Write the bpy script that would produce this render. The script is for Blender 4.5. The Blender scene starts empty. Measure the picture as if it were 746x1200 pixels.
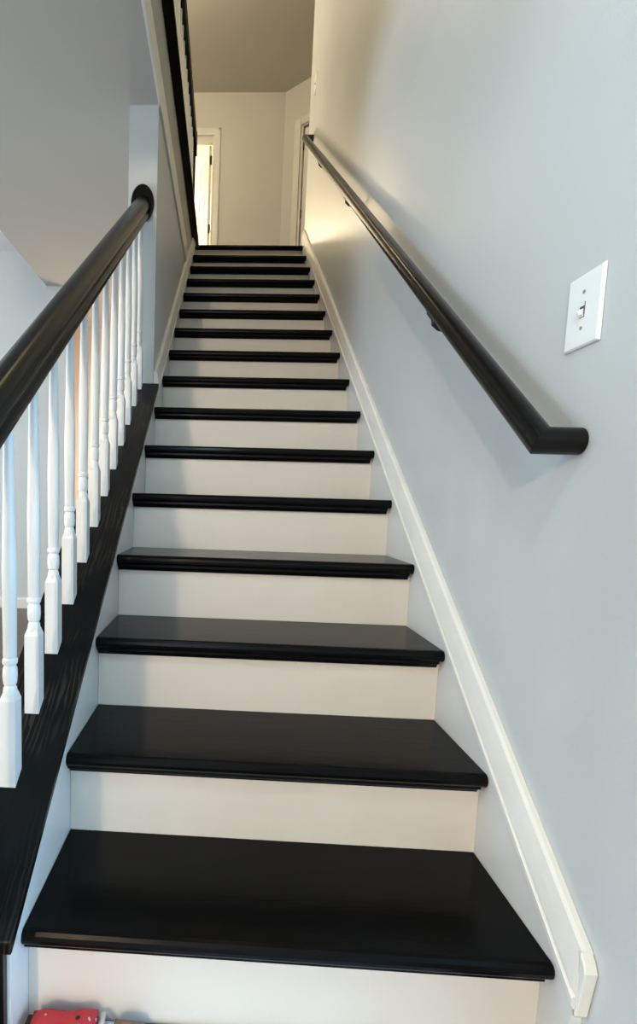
import bpy, bmesh, math, random
from mathutils import Vector, Matrix
random.seed(4)
S = bpy.context.scene
COL = S.collection

# ------------------------------------------------------------------ camera
F, PX, PY = 599.606, 236.476, 647.656          # focal length and principal point in pixels of the 746x1200 frame
YAW, PITCH, ROLL = 0.0434, -0.0973, 0.0293
CAM = Vector((-0.1239, -0.8199, 0.9636))
cyw, syw, cp, sp = math.cos(YAW), math.sin(YAW), math.cos(PITCH), math.sin(PITCH)
fw = Vector((-syw*cp, cyw*cp, sp)); r0 = Vector((cyw, syw, 0)); u0 = r0.cross(fw)
rt = r0*math.cos(ROLL) + u0*math.sin(ROLL); up = -r0*math.sin(ROLL) + u0*math.cos(ROLL)
cd = bpy.data.cameras.new('camera'); cam = bpy.data.objects.new('camera', cd); COL.objects.link(cam)
M = Matrix((rt, up, -fw)).transposed().to_4x4(); M.translation = CAM; cam.matrix_world = M
cd.sensor_fit = 'VERTICAL'; cd.sensor_height = 36.0; cd.lens = F*36.0/1200.0
cd.shift_x = (373.0-PX)/1200.0; cd.shift_y = (PY-600.0)/1200.0
cd.clip_start = 0.02
S.camera = cam

# ------------------------------------------------------------------ world, lights, exposure
w = bpy.data.worlds.new('daylight'); S.world = w; w.use_nodes = True
bg = w.node_tree.nodes['Background']; bg.inputs['Color'].default_value = (0.62, 0.78, 1.0, 1); bg.inputs['Strength'].default_value = 0.8
vs = S.view_settings
vs.view_transform = 'Standard'; vs.look = 'None'; vs.exposure = 0.22; vs.gamma = 1.0; vs.use_curve_mapping = False

def area(name, loc, target, sx, sy, power, color):
    l = bpy.data.lights.new(name, 'AREA'); l.shape = 'RECTANGLE'; l.size = sx; l.size_y = sy
    l.energy = power; l.color = color
    o = bpy.data.objects.new(name, l); COL.objects.link(o); o.location = loc
    o.rotation_euler = (Vector(target)-Vector(loc)).to_track_quat('-Z', 'Y').to_euler()
    return o
def point(name, loc, r, power, color):
    l = bpy.data.lights.new(name, 'POINT'); l.energy = power; l.color = color; l.shadow_soft_size = r
    o = bpy.data.objects.new(name, l); COL.objects.link(o); o.location = loc
    return o
COOL = (0.70, 0.85, 1.0); WARM = (1.0, 0.81, 0.56)
area('daylight_front_window', (-0.75, -4.92, 1.35), (-0.75, 0, 1.35), 1.3, 2.0, 30, COOL)
area('daylight_side_window', (-4.32, 0.3, 1.45), (0, 0.3, 1.45), 2.2, 1.5, 105, COOL)
area('daylight_bay_window', (2.06, -1.0, 1.25), (0, -0.7, 0.8), 1.25, 1.5, 80, (0.38, 0.69, 1.0))
point('foyer_led_lamp', (-0.30, -1.0, 2.60), 0.08, 31, (0.50, 0.83, 1.0))
point('foyer_pendant_lamp', (-1.45, -4.2, 2.34), 0.10, 270, (1.0, 0.78, 0.53))
point('stairwell_fill_light', (-0.05, 1.6, 5.5), 0.12, 15, (1.0, 0.80, 0.52))  # added fill to brighten the upper balusters, no fixture known here
point('hall_ceiling_lamp', (-1.15, 3.4, 5.35), 0.12, 72, WARM)
point('bedroom_lamp', (-1.9, 7.9, 4.95), 0.12, 360, WARM)
point('back_room_lamp', (-1.05, 3.95, 1.35), 0.10, 24, (1.0, 0.84, 0.68))

# ------------------------------------------------------------------ materials
def mat(name, rgb, rough=0.5, noise=0.0, nscale=8.0, bump=0.0, bscale=60.0, spec=0.5, coat=0.0, rvar=0.0, stretch=None, rgb2=None):
    m = bpy.data.materials.new(name); m.use_nodes = True
    nt = m.node_tree; b = nt.nodes['Principled BSDF']
    b.inputs['Base Color'].default_value = (*rgb, 1); b.inputs['Roughness'].default_value = rough
    b.inputs['Specular IOR Level'].default_value = spec
    if coat: b.inputs['Coat Weight'].default_value = coat; b.inputs['Coat Roughness'].default_value = 0.12
    tc = nt.nodes.new('ShaderNodeTexCoord'); mp = nt.nodes.new('ShaderNodeMapping')
    nt.links.new(tc.outputs['Object'], mp.inputs['Vector'])
    if stretch: mp.inputs['Scale'].default_value = stretch
    if noise or rgb2:
        n = nt.nodes.new('ShaderNodeTexNoise'); n.inputs['Scale'].default_value = nscale; n.inputs['Detail'].default_value = 5
        nt.links.new(mp.outputs[0], n.inputs['Vector'])
        mx = nt.nodes.new('ShaderNodeMix'); mx.data_type = 'RGBA'
        a = rgb; c = rgb2 if rgb2 else tuple(max(0, v*(1-noise)) for v in rgb)
        mx.inputs[6].default_value = (*a, 1); mx.inputs[7].default_value = (*c, 1)
        rp = nt.nodes.new('ShaderNodeValToRGB'); rp.color_ramp.elements[0].position = 0.38; rp.color_ramp.elements[1].position = 0.66
        nt.links.new(n.outputs['Fac'], rp.inputs['Fac'])
        nt.links.new(rp.outputs['Color'], mx.inputs[0]); nt.links.new(mx.outputs[2], b.inputs['Base Color'])
    if rvar:
        n3 = nt.nodes.new('ShaderNodeTexNoise'); n3.inputs['Scale'].default_value = nscale*1.7; n3.inputs['Detail'].default_value = 3
        nt.links.new(mp.outputs[0], n3.inputs['Vector'])
        mr = nt.nodes.new('ShaderNodeMapRange'); mr.inputs[3].default_value = max(0.02, rough-rvar); mr.inputs[4].default_value = rough+rvar
        nt.links.new(n3.outputs['Fac'], mr.inputs[0]); nt.links.new(mr.outputs[0], b.inputs['Roughness'])
    if bump:
        n2 = nt.nodes.new('ShaderNodeTexNoise'); n2.inputs['Scale'].default_value = bscale; n2.inputs['Detail'].default_value = 4
        nt.links.new(mp.outputs[0], n2.inputs['Vector'])
        bp = nt.nodes.new('ShaderNodeBump'); bp.inputs['Strength'].default_value = bump; bp.inputs['Distance'].default_value = 0.004
        nt.links.new(n2.outputs['Fac'], bp.inputs['Height']); nt.links.new(bp.outputs[0], b.inputs['Normal'])
    return m
def oak_black(name):
    """Black stain over open oak grain: cathedral rings in colour and relief."""
    m = mat(name, (0.008, 0.007, 0.0065), 0.30, spec=0.18)
    nt = m.node_tree; b = nt.nodes['Principled BSDF']
    tc = nt.nodes.new('ShaderNodeTexCoord'); mp = nt.nodes.new('ShaderNodeMapping'); mp.inputs['Scale'].default_value = (1.0, 0.16, 0.16)
    nt.links.new(tc.outputs['Object'], mp.inputs['Vector'])
    wv = nt.nodes.new('ShaderNodeTexWave'); wv.wave_type = 'BANDS'; wv.bands_direction = 'X'
    wv.inputs['Scale'].default_value = 26; wv.inputs['Distortion'].default_value = 9; wv.inputs['Detail'].default_value = 3; wv.inputs['Detail Scale'].default_value = 1.6
    nt.links.new(mp.outputs[0], wv.inputs['Vector'])
    mx = nt.nodes.new('ShaderNodeMix'); mx.data_type = 'RGBA'
    mx.inputs[6].default_value = (0.004, 0.0035, 0.0035, 1); mx.inputs[7].default_value = (0.040, 0.030, 0.022, 1)
    rp = nt.nodes.new('ShaderNodeValToRGB'); rp.color_ramp.elements[0].position = 0.55; rp.color_ramp.elements[1].position = 0.95
    nz = nt.nodes.new('ShaderNodeTexNoise'); nz.inputs['Scale'].default_value = 5.5; nt.links.new(tc.outputs['Object'], nz.inputs['Vector'])
    r2 = nt.nodes.new('ShaderNodeValToRGB'); r2.color_ramp.elements[0].position = 0.50; r2.color_ramp.elements[1].position = 0.66; nt.links.new(nz.outputs['Fac'], r2.inputs['Fac'])
    mu = nt.nodes.new('ShaderNodeMath'); mu.operation = 'MULTIPLY'; nt.links.new(rp.outputs['Color'], mu.inputs[0]); nt.links.new(r2.outputs['Color'], mu.inputs[1])
    nt.links.new(wv.outputs['Fac'], rp.inputs['Fac']); nt.links.new(mu.outputs[0], mx.inputs[0]); nt.links.new(mx.outputs[2], b.inputs['Base Color'])
    bp = nt.nodes.new('ShaderNodeBump'); bp.inputs['Strength'].default_value = 0.10; bp.inputs['Distance'].default_value = 0.002
    nt.links.new(wv.outputs['Fac'], bp.inputs['Height']); nt.links.new(bp.outputs[0], b.inputs['Normal'])
    return m
WALL   = mat('wall_paint', (0.560, 0.588, 0.580), 0.42, noise=0.03, nscale=1.6, bump=0.10, bscale=160, spec=0.35)
HALLW  = mat('hall_wall_lamp_tint', (0.645, 0.63, 0.575), 0.5, noise=0.03, nscale=1.6, bump=0.08, bscale=160, spec=0.3)  # wall colour shifted to beige, warm lamplight of the hall put into it
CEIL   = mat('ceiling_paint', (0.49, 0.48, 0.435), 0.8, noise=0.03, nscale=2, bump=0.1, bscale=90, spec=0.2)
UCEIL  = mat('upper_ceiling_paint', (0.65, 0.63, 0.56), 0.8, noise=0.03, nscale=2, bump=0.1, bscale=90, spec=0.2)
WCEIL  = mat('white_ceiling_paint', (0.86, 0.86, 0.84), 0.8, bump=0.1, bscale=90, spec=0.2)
RISER  = mat('riser_paint', (0.70, 0.65, 0.585), 0.38, noise=0.05, nscale=4, bump=0.10, bscale=40, spec=0.4)
SKIRT  = mat('skirt_paint', (0.71, 0.72, 0.71), 0.36, noise=0.03, nscale=5, bump=0.06, bscale=40)
TRIM   = mat('trim_paint', (0.77, 0.75, 0.70), 0.34, noise=0.04, nscale=9, bump=0.06, bscale=50)
SPIND  = mat('spindle_paint', (0.82, 0.82, 0.81), 0.33, noise=0.02, nscale=12)
TREAD  = mat('tread_black', (0.0040, 0.0038, 0.0038), 0.21, spec=0.09, bump=0.10, bscale=26, rvar=0.05, nscale=14, stretch=(0.35, 1.6, 1))
OAK    = oak_black('cap_black_oak')
RAIL   = mat('rail_black', (0.005, 0.0045, 0.004), 0.24, spec=0.20, bump=0.08, bscale=30, stretch=(1, 0.25, 0.25))
IRON   = mat('bracket_black_metal', (0.012, 0.012, 0.012), 0.35)
HINGE  = mat('hinge_bronze', (0.012, 0.010, 0.008), 0.4)
PLASTIC = mat('switch_plastic', (0.86, 0.88, 0.86), 0.28)
SLOT   = mat('switch_slot', (0.10, 0.10, 0.10), 0.6)
SCREW  = mat('screw_grey', (0.30, 0.31, 0.31), 0.45)
WOOD   = mat('floor_wood', (0.10, 0.055, 0.032), 0.3, rgb2=(0.065, 0.035, 0.02), nscale=6, stretch=(6, 0.7, 1), bump=0.05, bscale=20)
PEACH  = mat('peach_light_tint', (0.80, 0.66, 0.55), 0.6, noise=0.03, nscale=3)  # peach base colour imitates the warm light in the back room
DOORW  = mat('door_paint', (0.80, 0.78, 0.70), 0.4)
MATB   = mat('mat_blue', (0.60, 0.72, 0.90), 0.9, noise=0.2, nscale=60, bump=0.5, bscale=220)
BROWN  = mat('brown_felt', (0.30, 0.17, 0.13), 0.9, noise=0.25, nscale=50, bump=0.4, bscale=200)
WHITEC = mat('white_piping', (0.75, 0.72, 0.68), 0.8, bump=0.3, bscale=200)
def spotted():
    m = mat('red_spotted_cloth', (0.52, 0.028, 0.035), 0.75, bump=0.3, bscale=250)
    nt = m.node_tree; b = nt.nodes['Principled BSDF']
    tc = nt.nodes.new('ShaderNodeTexCoord')
    def dots(scale, thr, off):
        mp = nt.nodes.new('ShaderNodeMapping'); mp.inputs['Location'].default_value = (off, off*0.7, 0)
        nt.links.new(tc.outputs['Object'], mp.inputs['Vector'])
        v = nt.nodes.new('ShaderNodeTexVoronoi'); v.inputs['Scale'].default_value = scale
        nt.links.new(mp.outputs[0], v.inputs['Vector'])
        lt = nt.nodes.new('ShaderNodeMath'); lt.operation = 'LESS_THAN'; lt.inputs[1].default_value = thr
        nt.links.new(v.outputs['Distance'], lt.inputs[0]); return lt.outputs[0]
    m1 = nt.nodes.new('ShaderNodeMix'); m1.data_type = 'RGBA'; m1.inputs[6].default_value = (0.55, 0.030, 0.038, 1); m1.inputs[7].default_value = (0.03, 0.012, 0.012, 1)
    nt.links.new(dots(34, 0.20, 0.013), m1.inputs[0])
    m2 = nt.nodes.new('ShaderNodeMix'); m2.data_type = 'RGBA'; m2.inputs[7].default_value = (0.70, 0.45, 0.42, 1)
    nt.links.new(m1.outputs[2], m2.inputs[6]); nt.links.new(dots(52, 0.16, 0.31), m2.inputs[0])
    nt.links.new(m2.outputs[2], b.inputs['Base Color'])
    return m
RED = spotted()

# ------------------------------------------------------------------ mesh helpers
def finish(name, bm, m, parent=None, bevel=0.0, smooth=False, seg=2):
    bmesh.ops.recalc_face_normals(bm, faces=bm.faces)
    me = bpy.data.meshes.new(name); bm.to_mesh(me); bm.free()
    me.materials.append(m)
    o = bpy.data.objects.new(name, me); COL.objects.link(o)
    if parent is not None: o.parent = parent
    if smooth:
        for p in me.polygons: p.use_smooth = True
    if bevel:
        md = o.modifiers.new('bevel', 'BEVEL'); md.width = bevel; md.segments = seg; md.limit_method = 'ANGLE'; md.angle_limit = math.radians(40)
    return o
def add_box(bm, a, b):
    x0, y0, z0 = a; x1, y1, z1 = b
    v = [bm.verts.new(p) for p in ((x0,y0,z0),(x1,y0,z0),(x1,y1,z0),(x0,y1,z0),(x0,y0,z1),(x1,y0,z1),(x1,y1,z1),(x0,y1,z1))]
    for f in ((0,3,2,1),(4,5,6,7),(0,1,5,4),(1,2,6,5),(2,3,7,6),(3,0,4,7)): bm.faces.new([v[i] for i in f])
def add_prism(bm, poly, a, b, axis):
    """poly: list of 2D points; axis 0: (y,z) extruded in x; 1: (x,z) in y; 2: (x,y) in z."""
    def P(q, t):
        return (t, q[0], q[1]) if axis == 0 else (q[0], t, q[1]) if axis == 1 else (q[0], q[1], t)
    A = [bm.verts.new(P(q, a)) for q in poly]; B = [bm.verts.new(P(q, b)) for q in poly]
    bm.faces.new(A); bm.faces.new(B[::-1])
    n = len(poly)
    for i in range(n): bm.faces.new((A[i], B[i], B[(i+1) % n], A[(i+1) % n]))
def box(name, a, b, m, parent=None, bevel=0.0):
    bm = bmesh.new(); add_box(bm, a, b); return finish(name, bm, m, parent, bevel)
def boxes(name, L, m, parent=None, bevel=0.0):
    bm = bmesh.new()
    for a, b in L: add_box(bm, a, b)
    return finish(name, bm, m, parent, bevel)
def prism(name, poly, a, b, axis, m, parent=None, bevel=0.0):
    bm = bmesh.new(); add_prism(bm, poly, a, b, axis); return finish(name, bm, m, parent, bevel)
def loft(bm, rings, caps=True):
    R = [[bm.verts.new(p) for p in r] for r in rings]
    n = len(R[0])
    for i in range(len(R)-1):
        for k in range(n): bm.faces.new((R[i][k], R[i][(k+1) % n], R[i+1][(k+1) % n], R[i+1][k]))
    if caps: bm.faces.new(R[0][::-1]); bm.faces.new(R[-1])
def circ(c, r, ax1, ax2, n=16):
    c = Vector(c); return [c + Vector(ax1)*r*math.cos(2*math.pi*k/n) + Vector(ax2)*r*math.sin(2*math.pi*k/n) for k in range(n)]
def tube(bm, pts, r, n=14, ref=(0, 0, 1)):
    """swept circle, mitred at corners"""
    pts = [Vector(p) for p in pts]; rings = []
    d0 = (pts[1]-pts[0]).normalized(); a1 = d0.cross(Vector(ref)).normalized(); a2 = a1.cross(d0).normalized()
    ring = circ(pts[0], r, a1, a2, n)
    rings.append(ring)
    for i in range(1, len(pts)):
        d = (pts[i]-pts[i-1]).normalized()
        nrm = d if i == len(pts)-1 else (d + (pts[i+1]-pts[i]).normalized()).normalized()
        ring = [p + d*((pts[i]-p).dot(nrm)/d.dot(nrm)) for p in ring]
        rings.append(ring)
    loft(bm, rings)
def tag(o, label=None, cat=None, group=None, kind=None):
    if label: o['label'] = label
    if cat: o['category'] = cat
    if group: o['group'] = group
    if kind: o['kind'] = kind
    return o
def struct(o, label, cat): return tag(o, label, cat, kind='structure')
def empty(name, loc=(0, 0, 0)):
    o = bpy.data.objects.new(name, None); COL.objects.link(o); o.location = loc; o.empty_display_size = 0.1
    return o
def hang(o, root):
    """parent a mesh built in world coordinates to a root that stands elsewhere"""
    o.parent = root; o.matrix_parent_inverse = Matrix.Translation(root.location).inverted(); return o

# ------------------------------------------------------------------ key measures
RISE, G, NS = 0.1984, 0.254, 16
XT = 0.460                    # half width between the skirts
XW = 0.478                    # wall face on the right
OV = 0.036                    # nosing overhang
SL = RISE/G
ZL = NS*RISE                  # landing level
YL = (NS-1)*G                 # landing nosing
nose = lambda y: RISE + SL*y
ZC, ZC2, ZU = 2.70, 2.97, 5.665
YF = 3.52                     # back wall of the lower room
YB = 5.55                     # back wall of the upper hall
YW = 1.60                     # the full-height left wall starts here
CAPZ = lambda y: 0.283 + 0.765*y

# ------------------------------------------------------------------ structure
struct(box('floor', (-4.5, -5.1, -0.12), (2.2, 5.6, 0.0), WOOD), 'brown wood floor of the lower storey', 'floor')
struct(boxes('wall_right', [((XW, -0.21, 0), (XW+0.12, 3.90, ZU)), ((XW, -5.1, 0), (XW+0.12, -2.1, ZC)), ((XW, -2.1, 2.3), (XW+0.12, -0.21, ZC))], WALL), 'pale grey painted wall along the right of the stairs', 'wall')
struct(boxes('wall_bay', [((XW+0.12, -0.33, 0), (2.2, -0.21, ZC)), ((XW+0.12, -2.1, 0), (2.2, -1.98, ZC)), ((2.1, -1.98, 0), (2.2, -1.65, ZC)), ((2.1, -1.65, 0), (2.2, -0.33, 0.45)), ((2.1, -1.65, 2.05), (2.2, -0.33, ZC))], WALL), 'walls of the window bay right of the viewer', 'wall')
struct(box('ceiling_bay', (XW+0.12, -2.1, ZC), (2.2, -0.21, ZC+0.1), CEIL), 'ceiling of the window bay', 'ceiling')
# front wall behind the viewer, with a window
struct(boxes('wall_front', [((-4.5, -5.1, 0), (-1.4, -5.0, 3.1)), ((-0.1, -5.1, 0), (0.6, -5.0, 3.1)), ((-1.4, -5.1, 0), (-0.1, -5.0, 0.35)), ((-1.4, -5.1, 2.35), (-0.1, -5.0, 3.1))], WALL), 'painted wall behind the viewer with a window opening', 'wall')
struct(boxes('wall_side', [((-4.5, -5.1, 0), (-4.4, -0.8, 3.1)), ((-4.5, 1.4, 0), (-4.4, 5.6, 3.1)), ((-4.5, -0.8, 0), (-4.4, 1.4, 0.7)), ((-4.5, -0.8, 2.2), (-4.4, 1.4, 3.1))], WALL), 'painted wall at the far side of the lower room with a window opening', 'wall')
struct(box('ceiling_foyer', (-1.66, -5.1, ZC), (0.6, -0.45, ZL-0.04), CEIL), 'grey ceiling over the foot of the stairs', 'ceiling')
struct(box('light_cut_beam', (-1.655, -0.57, 2.42), (XW-0.0005, -0.452, ZC-0.0005), WALL), 'added unseen beam cutting the light over the foot of the stairs', 'beam')  # added out of view to cut the cool light on the upper wall
struct(box('wall_header', (-0.48, -0.57, ZL-0.04), (0.6, -0.45, ZU), WALL), 'upper wall over the foot of the stairwell', 'wall')

# left wall: low knee wall under the cap, full height beyond
poly = [(-0.03, 0), (YL+0.10, 0), (YL+0.10, ZC), (YW, ZC), (YW, CAPZ(YW)-0.022), (-0.03, CAPZ(-0.03)-0.022)]
struct(prism('wall_left', poly, -0.606, -0.477, 0, WALL), 'grey wall left of the stairs, low at the foot and full height beyond', 'wall')
# far wall of the lower room with an opening into a warmly lit back room
bm = bmesh.new(); add_box(bm, (-4.4, YF, 0), (-1.49, YF+0.12, 3.1)); add_box(bm, (-0.80, YF, 0), (-0.606, YF+0.12, ZC))
wf = struct(finish('wall_back', bm, WALL), 'pale grey wall at the far end of the lower room', 'wall')
struct(prism('baseboard_back', [(YF, 0), (YF-0.014, 0), (YF-0.014, 0.075), (YF-0.008, 0.09), (YF, 0.095)], -4.4, -1.49, 0, TRIM), 'white baseboard along the far wall of the lower room', 'baseboard')
struct(boxes('wall_peach', [((-2.3, 4.5, 0), (-0.606, 4.6, ZC)), ((-0.70, YF+0.12, 0), (-0.606, 4.5, ZC)), ((-2.3, YF+0.12, 0), (-2.2, 4.5, ZC))], PEACH), 'back room walls behind the balusters, tinted peach for warm light', 'wall')
struct(box('ceiling_back_room', (-2.3, YF+0.12, ZC), (-1.655, 4.6, ZC+0.1), CEIL), 'ceiling of the back room', 'ceiling')
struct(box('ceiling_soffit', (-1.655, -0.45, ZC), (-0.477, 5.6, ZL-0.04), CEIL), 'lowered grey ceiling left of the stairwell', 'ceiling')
struct(box('ceiling', (-4.5, -5.1, ZC2), (-1.655, 5.6, ZL-0.04), WCEIL), 'white higher ceiling of the lower room', 'ceiling')

# upper storey
struct(boxes('floor_upper', [((-4.5, -0.5, ZL-0.04), (-0.477, YL+0.05, ZL-0.001)), ((-4.5, YL+0.05, ZL-0.2), (2.2, 9.0, ZL-0.001))], OAK), 'dark floor of the upper hall', 'floor')
struct(box('ceiling_upper', (-4.5, -0.6, ZU), (2.2, 9.0, ZU+0.1), UCEIL), 'grey ceiling over the stairwell and upper hall', 'ceiling')
ZH, XD1, XD0 = ZL+2.02, -0.395, -1.17
bm = bmesh.new()
for a, b in (((XD1, YB, ZL), (0.60, YB+0.12, ZU)), ((-4.5, YB, ZL), (XD0, YB+0.12, ZU)), ((XD0, YB, ZH), (XD1, YB+0.12, ZU))): add_box(bm, a, b)
struct(finish('wall_hall', bm, HALLW), 'warm grey wall at the top of the stairs with an open doorway', 'wall')
struct(boxes('wall_upper_left', [((-2.3, -0.6, ZL), (-2.2, YB, ZU)), ((-2.3, -0.6, ZL), (-0.48, -0.5, ZU))], WALL), 'painted wall behind the upper guard railing', 'wall')
struct(boxes('wall_bedroom', [((-3.4, YB+0.12, ZL), (-3.3, 8.9, ZU)), ((-3.4, 8.9, ZL), (1.2, 9.0, ZU)), ((1.1, YB+0.12, ZL), (1.2, 8.9, ZU))], WCEIL), 'bright walls of the room behind the open white door', 'wall')

# angled wall right of the landing with a closed door
A0 = Vector((0.407, YB)); AD = Vector((0.773, -0.634)); AN = Vector((-0.634, -0.773))   # along, and towards the hall
def ang(t, d): q = A0 + AD*t + AN*d; return (q.x, q.y)
def angbox(bm, t0, t1, d0, d1, z0, z1): add_prism(bm, [ang(t0, d0), ang(t1, d0), ang(t1, d1), ang(t0, d1)], z0, z1, 2)
bm = bmesh.new(); angbox(bm, -0.05, 0.235, -0.12, 0, ZL, ZU); angbox(bm, 1.03, 1.7, -0.12, 0, ZL, ZU); angbox(bm, 0.235, 1.03, -0.12, 0, ZH, ZU)
struct(finish('wall_angled', bm, HALLW), 'angled grey wall right of the landing', 'wall')
struct(boxes('wall_hall_right', [((XW+0.12, 3.78, ZL), (1.9, 3.9, ZU)), ((1.65, 3.9, ZL), (1.75, 4.6, ZU))], WALL), 'hall wall hidden behind the end of the stair wall', 'wall')
d2 = struct(empty('door_2', (*ang(0.235, 0), ZL)), 'white closed door in the angled wall by the top of the handrail', 'door')
bm = bmesh.new(); angbox(bm, 0.15, 0.228, 0.001, 0.018, ZL, ZH+0.09); hang(finish('casing', bm, TRIM, bevel=0.004), d2)
bm = bmesh.new(); angbox(bm, 0.2285, 1.04, 0.001, 0.018, ZH+0.012, ZH+0.09); hang(finish('casing', bm, TRIM, bevel=0.004), d2)
bm = bmesh.new(); angbox(bm, 0.236, 0.254, -0.118, -0.001, ZL, ZH); hang(finish('jamb', bm, TRIM), d2)
bm = bmesh.new(); angbox(bm, 0.262, 1.02, -0.060, -0.024, ZL+0.01, ZH-0.012); hang(finish('door_leaf', bm, TRIM, bevel=0.003), d2)
bm = bmesh.new(); angbox(bm, 0.254, 1.02, -0.112, -0.064, ZL, ZH); hang(finish('gap_shade', bm, SLOT), d2)  # dark slab behind the leaf, stands in for shade in the door gap
for z in (ZL+0.25, ZL+1.05, ZL+1.78):
    bm = bmesh.new(); q = ang(0.258, -0.018); loft(bm, [circ((q[0], q[1], z+k), 0.0075, (1, 0, 0), (0, 1, 0), 8) for k in (0, 0.09)])
    hang(finish('hinge', bm, HINGE), d2)

# open six-panel door in the back wall
d1 = struct(empty('door_1', (XD1, YB, ZL)), 'white six-panel door standing open into the bright room', 'door')
hang(boxes('jamb', [((XD1-0.018, YB+0.001, ZL), (XD1-0.0005, YB+0.119, ZH-0.0185)), ((XD0+0.0005, YB+0.001, ZL), (XD0+0.018, YB+0.119, ZH-0.0185)), ((XD0+0.0005, YB+0.001, ZH-0.018), (XD1-0.0005, YB+0.119, ZH-0.0005))], TRIM), d1)
cas = [(0, 0), (0, -0.010), (0.012, -0.014), (0.055, -0.018), (0.072, -0.018), (0.08, -0.010), (0.08, 0)]
hang(prism('casing', [(XD1-0.006+x, YB-0.001+y) for x, y in cas], ZL, ZH+0.085, 2, TRIM), d1)
hang(prism('casing', [(XD0+0.006-x, YB-0.001+y) for x, y in cas], ZL, ZH+0.085, 2, TRIM), d1)
hang(prism('casing', [(YB-0.001+y, ZH+0.006+x) for x, y in cas], XD0-0.07, XD1+0.07, 0, TRIM), d1)
DL, DT = 0.755, 0.035
leafM = Matrix.Translation((XD1-0.030, YB+0.135, ZL)) @ Matrix.Rotation(math.radians(180-67), 4, 'Z')
def leaf_part(name, L, m, bevel=0.0):
    bm = bmesh.new()
    for a, b in L: add_box(bm, a, b)
    bmesh.ops.transform(bm, matrix=leafM, verts=bm.verts)
    return hang(finish(name, bm, m, bevel=bevel), d1)
HD = 2.0
leaf = leaf_part('door_leaf', [((0, 0.008, 0.01), (DL, DT-0.008, HD))], DOORW)
fr = [((0, 0, 0.01), (0.11, DT, HD)), ((DL-0.11, 0, 0.01), (DL, DT, HD)), ((DL/2-0.05, 0, 0.01), (DL/2+0.05, DT, HD))]
for z0, z1 in ((0.01, 0.22), (0.78, 0.93), (1.52, 1.63), (1.88, HD)): fr += [((0.11, 0, z0), (DL/2-0.05, DT, z1)), ((DL/2+0.05, 0, z0), (DL-0.11, DT, z1))]
leaf_part('stiles_and_rails', fr, DOORW, 0.003)
for x0, x1 in ((0.11, DL/2-0.05), (DL/2+0.05, DL-0.11)):
    for z0, z1 in ((0.22, 0.78), (0.93, 1.52), (1.63, 1.88)):
        leaf_part('panel', [((x0+0.03, 0.003, z0+0.03), (x1-0.03, DT-0.003, z1-0.03))], DOORW, 0.005)
for z in (1.02, 1.79):
    hang(box('hinge', (XD1-0.020, YB+0.055, ZL+z), (XD1-0.001-0.017, YB+0.125, ZL+z+0.09), HINGE), d1)
    bm = bmesh.new(); loft(bm, [circ((XD1-0.040, YB+0.118, ZL+z+k), 0.013, (1, 0, 0), (0, 1, 0), 8) for k in (0, 0.09)]); hang(finish('hinge', bm, HINGE), d1)

# stairwell edge: white board over the wall, shown lighter than the paint
struct(box('trim_1', (-0.4768, -0.45, ZC-0.004), (-0.467, YL, ZC+0.13), TRIM), 'pale trim board along the ceiling edge of the stairwell', 'trim')

# ------------------------------------------------------------------ staircase
st = tag(empty('staircase', (0, 0, 0)), 'straight staircase with black painted treads and white risers', 'staircase')
def tread_profile(depth, th=0.030):
    r = th/2; P = []
    for k in range(7):
        a = -math.pi/2 - k*math.pi/6
        P.append((r*0.8 + 0.8*r*math.cos(a), -r + r*math.sin(a)))
    P += [(depth, 0), (depth, -th)]
    return P
def cove_profile():
    return [(OV-0.026, 0), (OV-0.026, -0.006), (OV-0.017, -0.009), (OV-0.011, -0.017), (OV-0.010, -0.020), (OV, -0.020), (OV, 0)]
tm = cm = rm = None
for n in range(1, NS):
    if tm is None:
        bm = bmesh.new(); add_prism(bm, tread_profile(G+OV), -XT, XT, 0); t = finish('tread', bm, TREAD, st, bevel=0.002); tm = t
        bm = bmesh.new(); add_prism(bm, cove_profile(), -XT+0.002, XT-0.010, 0); c = finish('cove_moulding', bm, TREAD, st); cm = c
        bm = bmesh.new(); add_box(bm, (-XT, 0, 0.0), (XT, 0.018, RISE-0.030)); r_ = finish('riser', bm, RISER, st); rm = r_
    else:
        t = tm.copy(); COL.objects.link(t); c = cm.copy(); COL.objects.link(c); r_ = rm.copy(); COL.objects.link(r_)
        t.parent = c.parent = r_.parent = st
    t.location = (0, (n-1)*G, n*RISE); c.location = (0, (n-1)*G, n*RISE-0.030); r_.location = (0, (n-1)*G+OV, (n-1)*RISE)
r_ = rm.copy(); COL.objects.link(r_); r_.parent = st; r_.location = (0, YL+OV, (NS-1)*RISE)
prism('landing_nosing', [(YL+y, ZL+z) for y, z in tread_profile(0.12)], -0.428, XT, 0, TREAD, st, bevel=0.002)
# skirt boards
top = 0.055
poly = [(-0.042, 0), (-0.042, nose(-0.042)+top), (YL+0.03, nose(YL+0.03)+top), (YL+0.03, ZL-0.45), (0.35, 0)]
o = prism('skirt_board', poly, XT+0.0005, XW-0.0005, 0, SKIRT, st); o['label'] = 'white skirt board against the right wall'
poly2 = [(-0.042, 0), (-0.042, CAPZ(-0.042)-0.023), (YW, CAPZ(YW)-0.023), (YW, nose(YW)+top), (YL+0.03, nose(YL+0.03)+top), (YL+0.03, ZL-0.45), (0.35, 0)]
o = prism('skirt_board', poly2, -0.4765, -XT-0.0005, 0, SKIRT, st); o['label'] = 'white skirt board under the black cap'
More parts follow.
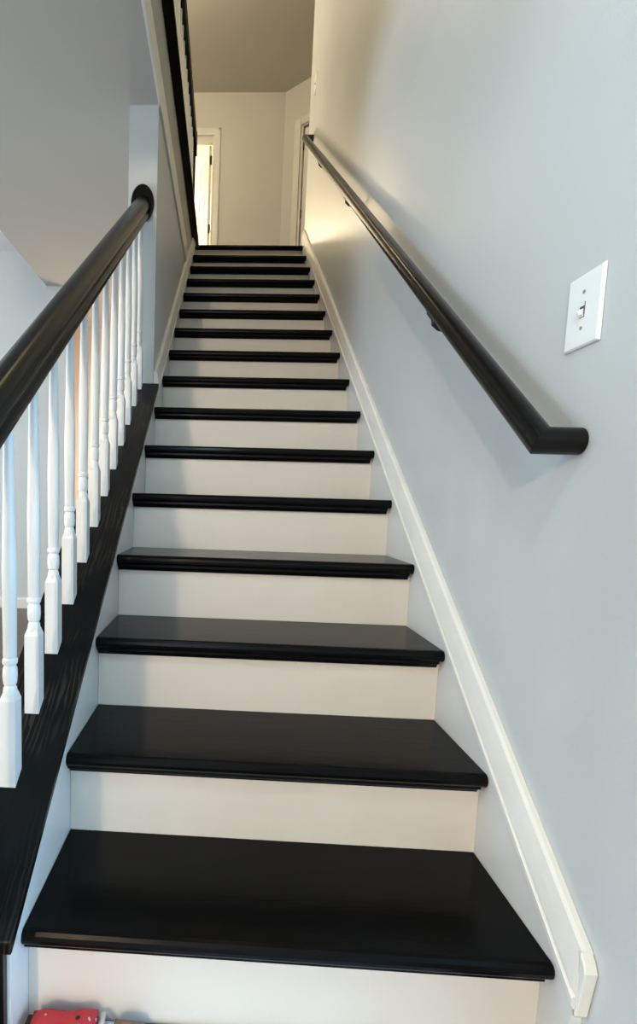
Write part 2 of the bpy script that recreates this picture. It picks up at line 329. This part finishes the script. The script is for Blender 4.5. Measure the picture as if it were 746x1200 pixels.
# sloping mouldings: profile (height along the normal, projection)
MP = [(0.0, 0.0), (0.0, 0.023), (0.006, 0.027), (0.015, 0.027), (0.018, 0.021), (0.021, 0.021), (0.024, 0.0255), (0.050, 0.0205), (0.072, 0.0150), (0.077, 0.010), (0.077, 0.0)]
ca, sa = math.cos(math.atan(SL)), math.sin(math.atan(SL))
def rake_mould(name, x, sgn, y0, y1, off, plumb0=True):
    bm = bmesh.new(); rings = []
    for yy, pl in ((y0, plumb0), (y1, True)):
        ring = []
        for h, pr_ in MP:
            # point at normal height h above the nosing line + off, cut at plane y = yy (plumb) or square to the rake
            if pl: z = nose(yy)+off+h/ca; y = yy
            else: y = yy - sa*h; z = nose(yy)+off+ca*h
            ring.append((x-sgn*pr_, y, z))
        rings.append(ring)
    loft(bm, rings); return finish(name, bm, TRIM, st)
rake_mould('rake_moulding', XW-0.0006, 1, -0.052, YL+0.03, 0.020)['label'] = 'white moulding strip sloping along the right wall'
rake_mould('rake_moulding', -0.4764, -1, YW+0.003, YL+0.03, 0.012)['label'] = 'cream moulding strip sloping along the left wall'
ez = nose(-0.052)+0.020
prism('moulding_end', [(-0.050, ez-0.016), (-0.050, ez+0.100), (-0.060, ez+0.088), (-0.066, ez+0.074), (-0.063, ez+0.052), (-0.058, ez+0.018), (-0.055, ez-0.008)], XW-0.021, XW-0.0006, 0, TRIM, st, bevel=0.003)

# ------------------------------------------------------------------ black cap on the knee wall
cap_poly = [(-0.062, CAPZ(-0.062)), (-0.062, CAPZ(-0.062)-0.022), (YW-0.001, CAPZ(YW)-0.022), (YW-0.001, CAPZ(YW))]
# ------------------------------------------------------------------ lower balustrade
XB = -0.540
bal = tag(empty('stair_balustrade', (XB, 0, 0.2)), 'black stair handrail on white turned balusters left of the stairs', 'balustrade')
hang(prism('cap_board', cap_poly, -0.617, -0.450, 0, OAK, bevel=0.003), bal)['label'] = 'black oak cap board sloping under the balusters'
hang(box('end_board', (-0.612, -0.060, 0.0), (-0.466, -0.0425, CAPZ(-0.06)-0.0225), OAK, bevel=0.002), bal)
RZ = lambda y: 1.055 + 0.768*y
rs = math.atan(0.768); rc, rsn = math.cos(rs), math.sin(rs)
PR = []
for k in range(13):                                   # domed top, side groove and bead of the handrail section
    a = math.pi*k/12; PR.append((0.036*math.cos(a), 0.002+0.036*math.sin(a)))
PR = [(0.026, -0.040), (0.031, -0.036), (0.033, -0.026), (0.031, -0.017), (0.027, -0.012), (0.027, -0.008), (0.034, -0.004)] + PR + [(-0.034, -0.004), (-0.027, -0.008), (-0.027, -0.012), (-0.031, -0.017), (-0.033, -0.026), (-0.031, -0.036), (-0.026, -0.040)]
def rail_rings(x, zf, ends):
    out = []
    for ye in ends:
        ring = []
        for px_, h in PR:
            # offset along the rail normal, then slide along the rail to the plane y = ye
            y = -rsn*h; z = rc*h; s = (ye-y)/rc
            ring.append((x+px_, y+s*rc, zf(0)+z+s*rsn))
        out.append(ring)
    return out
bm = bmesh.new(); loft(bm, rail_rings(XB, RZ, (-0.09, YW-0.020)))
hr = hang(finish('handrail', bm, RAIL, smooth=False), bal)
for p in hr.data.polygons: p.use_smooth = len(p.vertices) == 4
md = hr.modifiers.new('edge', 'EDGE_SPLIT'); md.split_angle = math.radians(35)
# oval rosette
bm = bmesh.new(); zc = RZ(YW)+0.005
rings = []
for d, k in ((0.0, 1.0), (0.010, 1.0), (0.016, 0.96), (0.020, 0.88)):
    rings.append([(XB+0.052*k*math.cos(t*math.pi/16), YW-0.0008-d, zc+0.079*k*math.sin(t*math.pi/16)) for t in range(32)])
loft(bm, rings); ro = finish('rosette', bm, RAIL); hang(ro, bal)
# baluster: square foot, vase, ring and long tapering shaft
def baluster_mesh(name, foot, total, slope, m, cut=True):
    bm = bmesh.new(); h = 0.016
    def sq(z, k=1.0, sl=0.0): return [(sx*h*k, sy*h*k, z+sl*sy*h*k) for sx, sy in ((-1,-1),(1,-1),(1,1),(-1,1))]
    loft(bm, [sq(0, 1, slope), sq(foot+0.002), sq(foot+0.006, 0.93), sq(foot+0.018, 0.70), sq(foot+0.020, 0.62)])
    Z = foot+0.004
    Z += 0.006
    prof = [(Z, 0.0140), (Z+0.010, 0.0138), (Z+0.018, 0.0128), (Z+0.020, 0.0112), (Z+0.024, 0.0112), (Z+0.026, 0.0132), (Z+0.042, 0.0146), (Z+0.058, 0.0138), (Z+0.062, 0.0116),
            (Z+0.065, 0.0116), (Z+0.067, 0.0144), (Z+0.072, 0.0150), (Z+0.077, 0.0144), (Z+0.079, 0.0120), (Z+0.082, 0.0132), (Z+0.26, 0.0144), (total*0.75, 0.0118), (total, 0.0092)]
    n0 = len(bm.faces)
    loft(bm, [circ((0, 0, z), r, (1, 0, 0), (0, 1, 0), 14) for z, r in prof])
    o = finish(name, bm, m)
    for p in o.data.polygons: p.use_smooth = p.index >= n0 and len(p.vertices) == 4
    md = o.modifiers.new('edge', 'EDGE_SPLIT'); md.split_angle = math.radians(38)
    return o
b0 = None
for k in range(-1, 12):
    y = 0.150 + 0.1285*k
    if b0 is None: b0 = b = baluster_mesh('baluster', 0.165, RZ(0)-CAPZ(0)-0.026, 0.765, SPIND)
    else: b = b0.copy(); COL.objects.link(b)
    b.parent = bal; b.location = (0, y, CAPZ(y)-0.2+0.0005)
    b.scale.z = (RZ(y)-CAPZ(y)-0.040)/(RZ(0)-CAPZ(0)-0.026)
# newel post at the foot, just out of the picture
nw = boxes('newel_post', [((XB-0.045, -0.17, 0.0), (XB+0.045, -0.08, 1.10)), ((XB-0.055, -0.18, 1.10), (XB+0.055, -0.07, 1.125))], RAIL, bevel=0.004); hang(nw, bal)

# ------------------------------------------------------------------ handrail on the right wall
XR, RR = 0.412, 0.0235
wr = tag(empty('wall_handrail', (XW, 0.1, 1.0)), 'round black handrail fixed along the right wall', 'handrail')
Y0, Z0, Y1, Z1 = 0.100, 1.087, 3.60, 3.885
rail_z = lambda y: Z0 + (Z1-Z0)*(y-Y0)/(Y1-Y0)
bm = bmesh.new(); tube(bm, [(XW-0.001, Y0, Z0), (XR, Y0, Z0), (XR, Y1, Z1), (XW-0.001, Y1, Z1)], RR, 20)
ra = finish('rail', bm, RAIL); hang(ra, wr)
for p in ra.data.polygons: p.use_smooth = len(p.vertices) == 4
md = ra.modifiers.new('edge', 'EDGE_SPLIT'); md.split_angle = math.radians(40)
for y in (0.62, 1.85, 2.78):
    z = rail_z(y)
    bm = bmesh.new(); loft(bm, [circ((XW-0.001-d, y, z-0.060), r, (0, 1, 0), (0, 0, 1), 16) for d, r in ((0, 0.017), (0.004, 0.017), (0.008, 0.013), (0.012, 0.008))])
    br = hang(finish('bracket', bm, IRON), wr)
    bm = bmesh.new(); tube(bm, [(XW-0.010, y, z-0.060), (XW-0.030, y, z-0.063), (XR+0.014, y, z-0.060), (XR, y, z-0.048), (XR, y, z-0.032)], 0.0065, 10, ref=(0, 1, 0))
    a = finish('arm', bm, IRON, smooth=True); a.parent = br
    bm = bmesh.new(); s_ = (Z1-Z0)/(Y1-Y0); add_prism(bm, [(y-0.030, z-0.030*s_-0.036), (y+0.030, z+0.030*s_-0.036), (y+0.030, z+0.030*s_-0.0305), (y-0.030, z-0.030*s_-0.0305)], XR-0.010, XR+0.010, 0)
    a = finish('saddle', bm, IRON); a.parent = br

# ------------------------------------------------------------------ switches
def switch(loc, label, sy=0.043, sz=0.062):
    s = tag(empty('light_switch', loc), label, 'light switch', 'toggle switches on the right wall')
    x, y, z = loc
    bm = bmesh.new(); loft(bm, [[(x-d, y+sy*k*a, z+sz*kk*b) for a, b in ((-1,-1),(1,-1),(1,1),(-1,1))] for d, k, kk in ((0.0006, 1, 1), (0.003, 1, 1), (0.0065, 0.93, 0.95))])
    hang(finish('wall_plate', bm, PLASTIC, bevel=0.0012), s)
    fr = hang(box('toggle_slot', (x-0.0075, y-0.006, z-0.0125), (x-0.0060, y+0.006, z+0.0125), SLOT), s)
    hang(boxes('collar', [((x-0.0085, y-0.0052, z+0.006), (x-0.0058, y+0.0052, z+0.0118)), ((x-0.0085, y-0.0052, z-0.0118), (x-0.0058, y+0.0052, z-0.008))], PLASTIC), s)
    bm = bmesh.new(); add_box(bm, (-0.013, -0.0034, -0.0042), (0, 0.0034, 0.0042))
    bmesh.ops.transform(bm, matrix=Matrix.Translation((x-0.004, y, z-0.001)) @ Matrix.Rotation(math.radians(-28), 4, 'Y'), verts=bm.verts)
    hang(finish('toggle', bm, PLASTIC, bevel=0.001), s)
    for dz in (-0.030, 0.030):
        bm = bmesh.new(); loft(bm, [circ((x-d, y, z+dz), r, (0, 1, 0), (0, 0, 1), 10) for d, r in ((0.0055, 0.0034), (0.0075, 0.0030))]); hang(finish('screw', bm, SCREW), s)
switch((XW, 0.116, 1.309), 'white toggle switch plate above the lower end of the wall handrail')
switch((XW, 3.60, 4.29), 'white switch plate at the top of the stairs above the handrail end')

# ------------------------------------------------------------------ guard railing of the upper hall
gd = tag(empty('guard_railing', (-0.50, 2.0, ZL)), 'black topped guard railing with pale balusters beside the upper hall', 'railing')
prism('landing_nosing', [(-0.43+y, ZL+z+0.001) for y, z in [(0, -0.030), (0.004, -0.036), (-0.046, -0.039), (-0.046, 0.0), (-0.002, 0.0), (0.003, -0.008)]], -0.44, YL-0.002, 1, TREAD, st)['label'] = 'black nosing along the upper floor edge'
XG = -0.506; gh = 0.90
bm = bmesh.new(); rings = []
for yy in (-0.42, YL+0.06): rings.append([(XG+px_*1.0, yy, ZL+gh-0.02+h) for px_, h in PR])
loft(bm, rings); hang(finish('handrail', bm, RAIL), gd)
g0 = None; nb = 38
for k in range(nb):
    y = -0.36 + 0.112*k
    if y > YL+0.02: break
    if g0 is None:
        g0 = b = baluster_mesh('baluster', 0.16, gh-0.05, 0.0, SPIND)
    else: b = g0.copy(); COL.objects.link(b)
    b.parent = gd; b.location = (XG+0.50, y-2.0, 0.0015)
hang(boxes('newel_post', [((-0.510, YL+0.085, ZL), (-0.484, YL+0.11, ZL+gh+0.03)), ((-0.520, YL+0.075, ZL+gh-0.12), (-0.474, YL+0.12, ZL+gh+0.055))], RAIL, bevel=0.003), gd)

# ------------------------------------------------------------------ things on the floor at the foot of the stairs
mt = tag(box('floor_mat', (-0.415, -0.62, 0.0005), (0.36, 0.028, 0.009), MATB, bevel=0.003), 'pale blue mat on the floor against the bottom riser', 'mat')
def pad(name, a, b, h, m, n=10, rot=0.0, wob=0.0):
    """soft flat cushion with a rounded edge"""
    bm = bmesh.new(); cx, cy_ = (a[0]+b[0])/2, (a[1]+b[1])/2; hx, hy = (b[0]-a[0])/2, (b[1]-a[1])/2
    T, B = {}, {}
    for i in range(n+1):
        for j in range(n+1):
            u, v = -1+2*i/n, -1+2*j/n
            e = max(0.0, 1-abs(u)**5)*max(0.0, 1-abs(v)**5); z = h*(0.55+0.45*e**0.35) + wob*math.sin(5*u+1)*math.cos(4*v)
            x, y = hx*u, hy*v
            X = cx+x*math.cos(rot)-y*math.sin(rot); Y = cy_+x*math.sin(rot)+y*math.cos(rot)
            T[i, j] = bm.verts.new((X, Y, a[2]+z)); B[i, j] = bm.verts.new((X, Y, a[2]))
    for i in range(n):
        for j in range(n):
            bm.faces.new((T[i,j], T[i+1,j], T[i+1,j+1], T[i,j+1])); bm.faces.new((B[i,j], B[i,j+1], B[i+1,j+1], B[i+1,j]))
        bm.faces.new((T[i,0], B[i,0], B[i+1,0], T[i+1,0])); bm.faces.new((T[i,n], T[i+1,n], B[i+1,n], B[i,n]))
        bm.faces.new((T[0,i], T[0,i+1], B[0,i+1], B[0,i])); bm.faces.new((T[n,i], B[n,i], B[n,i+1], T[n,i+1]))
    return finish(name, bm, m, smooth=True)
rp = tag(empty('red_pouch', (-0.37, -0.06, 0.0095)), 'red spotted cloth pouch with white edge in the corner of the bottom riser', 'pouch')
hang(pad('pouch_body', (-0.435, -0.15, 0.0095), (-0.318, 0.018, 0.0095), 0.047, RED, rot=0.08, wob=0.003), rp)
bm = bmesh.new(); tube(bm, [(-0.315, 0.016, 0.034), (-0.311, -0.03, 0.039), (-0.306, -0.09, 0.038), (-0.300, -0.145, 0.030)], 0.005, 8); hang(finish('edge_piping', bm, WHITEC, smooth=True), rp)
tag(pad('felt_pad', (-0.296, -0.14, 0.0095), (-0.245, 0.012, 0.0095), 0.037, BROWN, rot=-0.05), 'dull brown felt pad lying beside the red pouch', 'pad')
